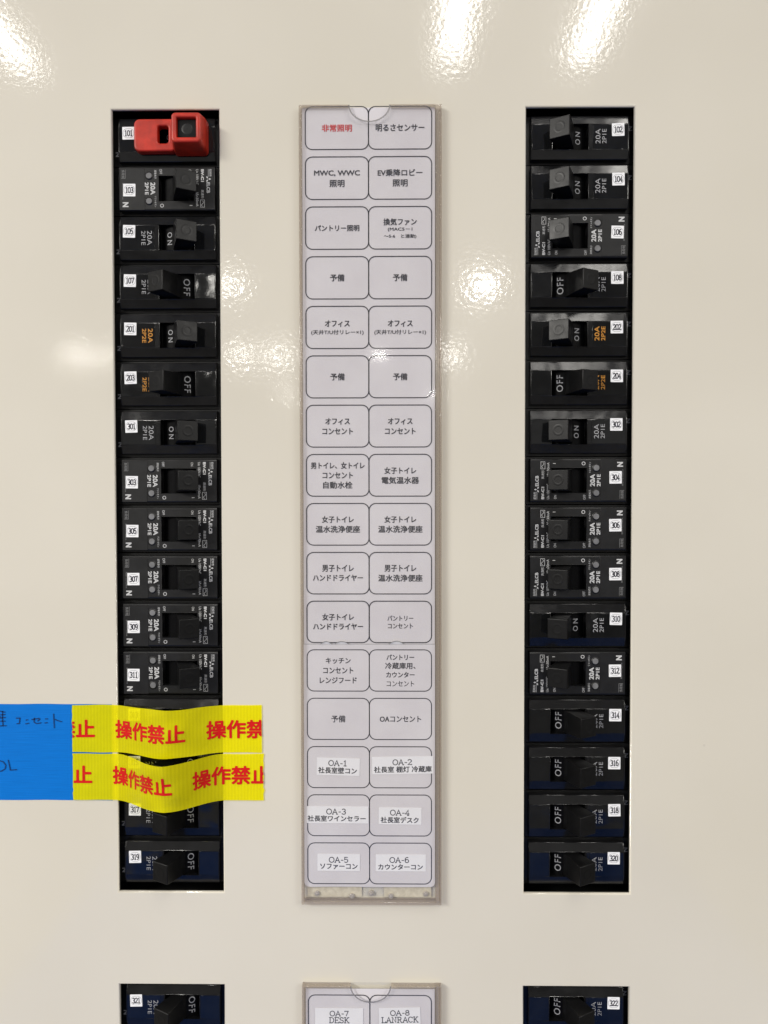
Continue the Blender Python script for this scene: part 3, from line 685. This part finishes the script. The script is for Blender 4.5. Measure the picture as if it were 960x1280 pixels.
# ------------------------------------------------------------------ tapes
def edge_noise(s, seed, amp): return amp * mnoise.noise(Vector((s * .35, seed, 0)))
def blue():
    m = MB(); u0, u1, v0, v1 = -236, -144.8, -158.1, -107.9
    nu, nv = 40, 24; vs = []
    for j in range(nv + 1):
        for i in range(nu + 1):
            a = u0 + (u1 - u0) * i / nu; b = v0 + (v1 - v0) * j / nv
            if j in (0, nv): b += edge_noise(a * .15, 3 + j, .25)
            vs.append((a, b, .10 + .10 * (mnoise.noise(Vector((a * .05, b * .05, 2))) + .5) + .0))
    m.add(vs, [(j * (nu + 1) + i, j * (nu + 1) + i + 1, (j + 1) * (nu + 1) + i + 1, (j + 1) * (nu + 1) + i) for j in range(nv) for i in range(nu)])
    o = put('blue_tape', m.mesh('blue_tape', MT['blue'], smooth=True), label='blue cloth tape with black handwriting stuck to the panel left of the yellow tapes', cat='tape')
    def P(x, y): return (-203.0 + x / 6.4 * .4167, -107.9 - (y / 6.4 - 10) * .4185)
    st1 = [[(-40, 170), (5, 165)], [(0, 120), (44, 128)], [(2, 150), (44, 146)], [(22, 118), (20, 205)], [(0, 176), (46, 170)], [(2, 200), (44, 200)], [(24, 205), (22, 238)], [(-4, 238), (52, 236)],
           [(-60, 150), (-20, 148)], [(-42, 120), (-46, 230)], [(-60, 232), (-15, 226)],
           [(128, 176), (160, 174), (156, 218), (132, 220)],
           [(205, 190), (226, 188)], [(203, 220), (232, 216)],
           [(252, 186), (312, 176), (318, 182), (300, 200)], [(276, 172), (272, 206), (290, 218), (330, 212)],
           [(360, 182), (384, 180)], [(358, 214), (380, 210)],
           [(430, 138), (434, 255)], [(436, 184), (468, 196), (496, 204)]]
    st2 = [[(-40, 520), (-10, 515), (22, 524), (42, 550), (36, 580), (10, 598), (-20, 600)], [(62, 508), (78, 590), (132, 586)], [(-25, 520), (-25, 600)]]
    for nm, ss in (('handwriting', st1), ('handwriting', st2)):
        k = MB()
        for s_ in ss:
            pts = []
            for a, b in zip(s_, s_[1:]):
                for t in (0, .34, .67): pts.append((a[0] + (b[0] - a[0]) * t + rnd.uniform(-1, 1), a[1] + (b[1] - a[1]) * t + rnd.uniform(-1, 1)))
            pts.append(s_[-1]); k.ribbon([P(*p) for p in pts], .46, .42)
        put(nm, k.mesh(nm, MT['marker']), o)
blue()
def yellow(v1, v0, u0, u1, hT, hB, peak, label, ends, seed, tcen, rag):
    b0, b1 = -143.6, -86.2
    def prof(u):
        if u <= b0 or u >= b1: return 0.0
        t = (u - b0) / (peak - b0) if u < peak else (b1 - u) / (b1 - peak)
        return (math.sin(t * math.pi / 2) ** 2 * .55 + (1 - (1 - t) ** 2) * .45 * (t ** .5)) if t > 0 else 0
    def wz(u, v):
        k = (v - v0) / (v1 - v0); base = .55 + .30 * mnoise.noise(Vector((u * .07, v * .09, seed)))
        return base + prof(u) * (hB + (hT - hB) * k) * (1 + .07 * mnoise.noise(Vector((u * .09, v * .12, seed))))
    m = MB(); nu, nv = 150, 14; vs = []
    for j in range(nv + 1):
        for i in range(nu + 1):
            a = u0 + (u1 - u0) * i / nu; b = v0 + (v1 - v0) * j / nv
            if i in (0, nu): a += edge_noise(b * 1.3, seed + i, rag if i == nu else .5)
            if j in (0, nv): b += edge_noise(a * .2, seed + 5 + j, .35)
            vs.append((a, b, wz(a, b)))
    m.add(vs, [(j * (nu + 1) + i, j * (nu + 1) + i + 1, (j + 1) * (nu + 1) + i + 1, (j + 1) * (nu + 1) + i) for j in range(nv) for i in range(nu)])
    o = put('warning_tape', m.mesh('warning_tape', MT['yellow'], smooth=True), label=label, cat='tape', group='yellow warning tapes across the left column')
    # printed words follow the surface: arc length -> u
    N = 1200; tab = [(0, u0)]; s = 0
    hm = (hT + hB) / 2
    for i in range(N):
        a = u0 + (u1 - u0) * i / N; b = u0 + (u1 - u0) * (i + 1) / N
        s += math.hypot(b - a, hm * (prof(b) - prof(a))); tab.append((s, b))
    tot = s
    def s2u(x):
        if x <= 0: return u0 + x
        if x >= tot: return u1 + (x - tot)
        lo, hi = 0, N
        while hi - lo > 1:
            md = (lo + hi) // 2
            if tab[md][0] <= x: lo = md
            else: hi = md
        (s0_, a), (s1_, b) = tab[lo], tab[hi]
        return a + (b - a) * (x - s0_) / (s1_ - s0_)
    for gi, e in enumerate(ends):          # e = arc position of the word's right end
        k = MB(); text(k, '操作禁止', e - 20.2, tcen, 0, h=9.7, width=40.6, bold=.62)
        bm = bmesh.new(); vv = [bm.verts.new(p) for p in k.v]
        for fc in k.f:
            try: bm.faces.new([vv[i] for i in fc])
            except ValueError: pass
        def cutv(y): bmesh.ops.bisect_plane(bm, geom=bm.verts[:] + bm.edges[:] + bm.faces[:], plane_co=(0, y, 0), plane_no=(0, 1, 0))
        def cut(x, **kw):
            bmesh.ops.bisect_plane(bm, geom=bm.verts[:] + bm.edges[:] + bm.faces[:], plane_co=(x, 0, 0), plane_no=(1, 0, 0), **kw)
        cut(.15, clear_inner=True); cut(tot - .1, clear_outer=True)
        if not bm.faces: bm.free(); continue
        x0 = min(v.co.x for v in bm.verts); x1 = max(v.co.x for v in bm.verts); x = x0 + .9
        while x < x1: cut(x); x += .9
        for q_ in range(-3, 4): cutv(tcen + q_ * 1.5)
        for v in bm.verts:
            u = s2u(v.co.x); y = v.co.y; v.co = cv((u, y, wz(u, y) + .14 + v.co.z))
        me = bpy.data.meshes.new('lettering'); bm.to_mesh(me); bm.free(); me.materials.append(MT['tape_red'])
        put('lettering', me, o)
yellow(-108.2, -132.8, -165.3, -67.0, 10.2, 9.8, -113.5, 'upper of two translucent yellow tapes with red Japanese warning lettering', (11.7, 62.9, 114.1), 1, -120.6, .25)
yellow(-133.5, -157.8, -165.3, -66.2, 18.5, 15.3, -113.5, 'lower yellow warning tape with red lettering, bulging more, ragged right end', (10.1, 61.3, 112.5), 9, -144.6, .9)
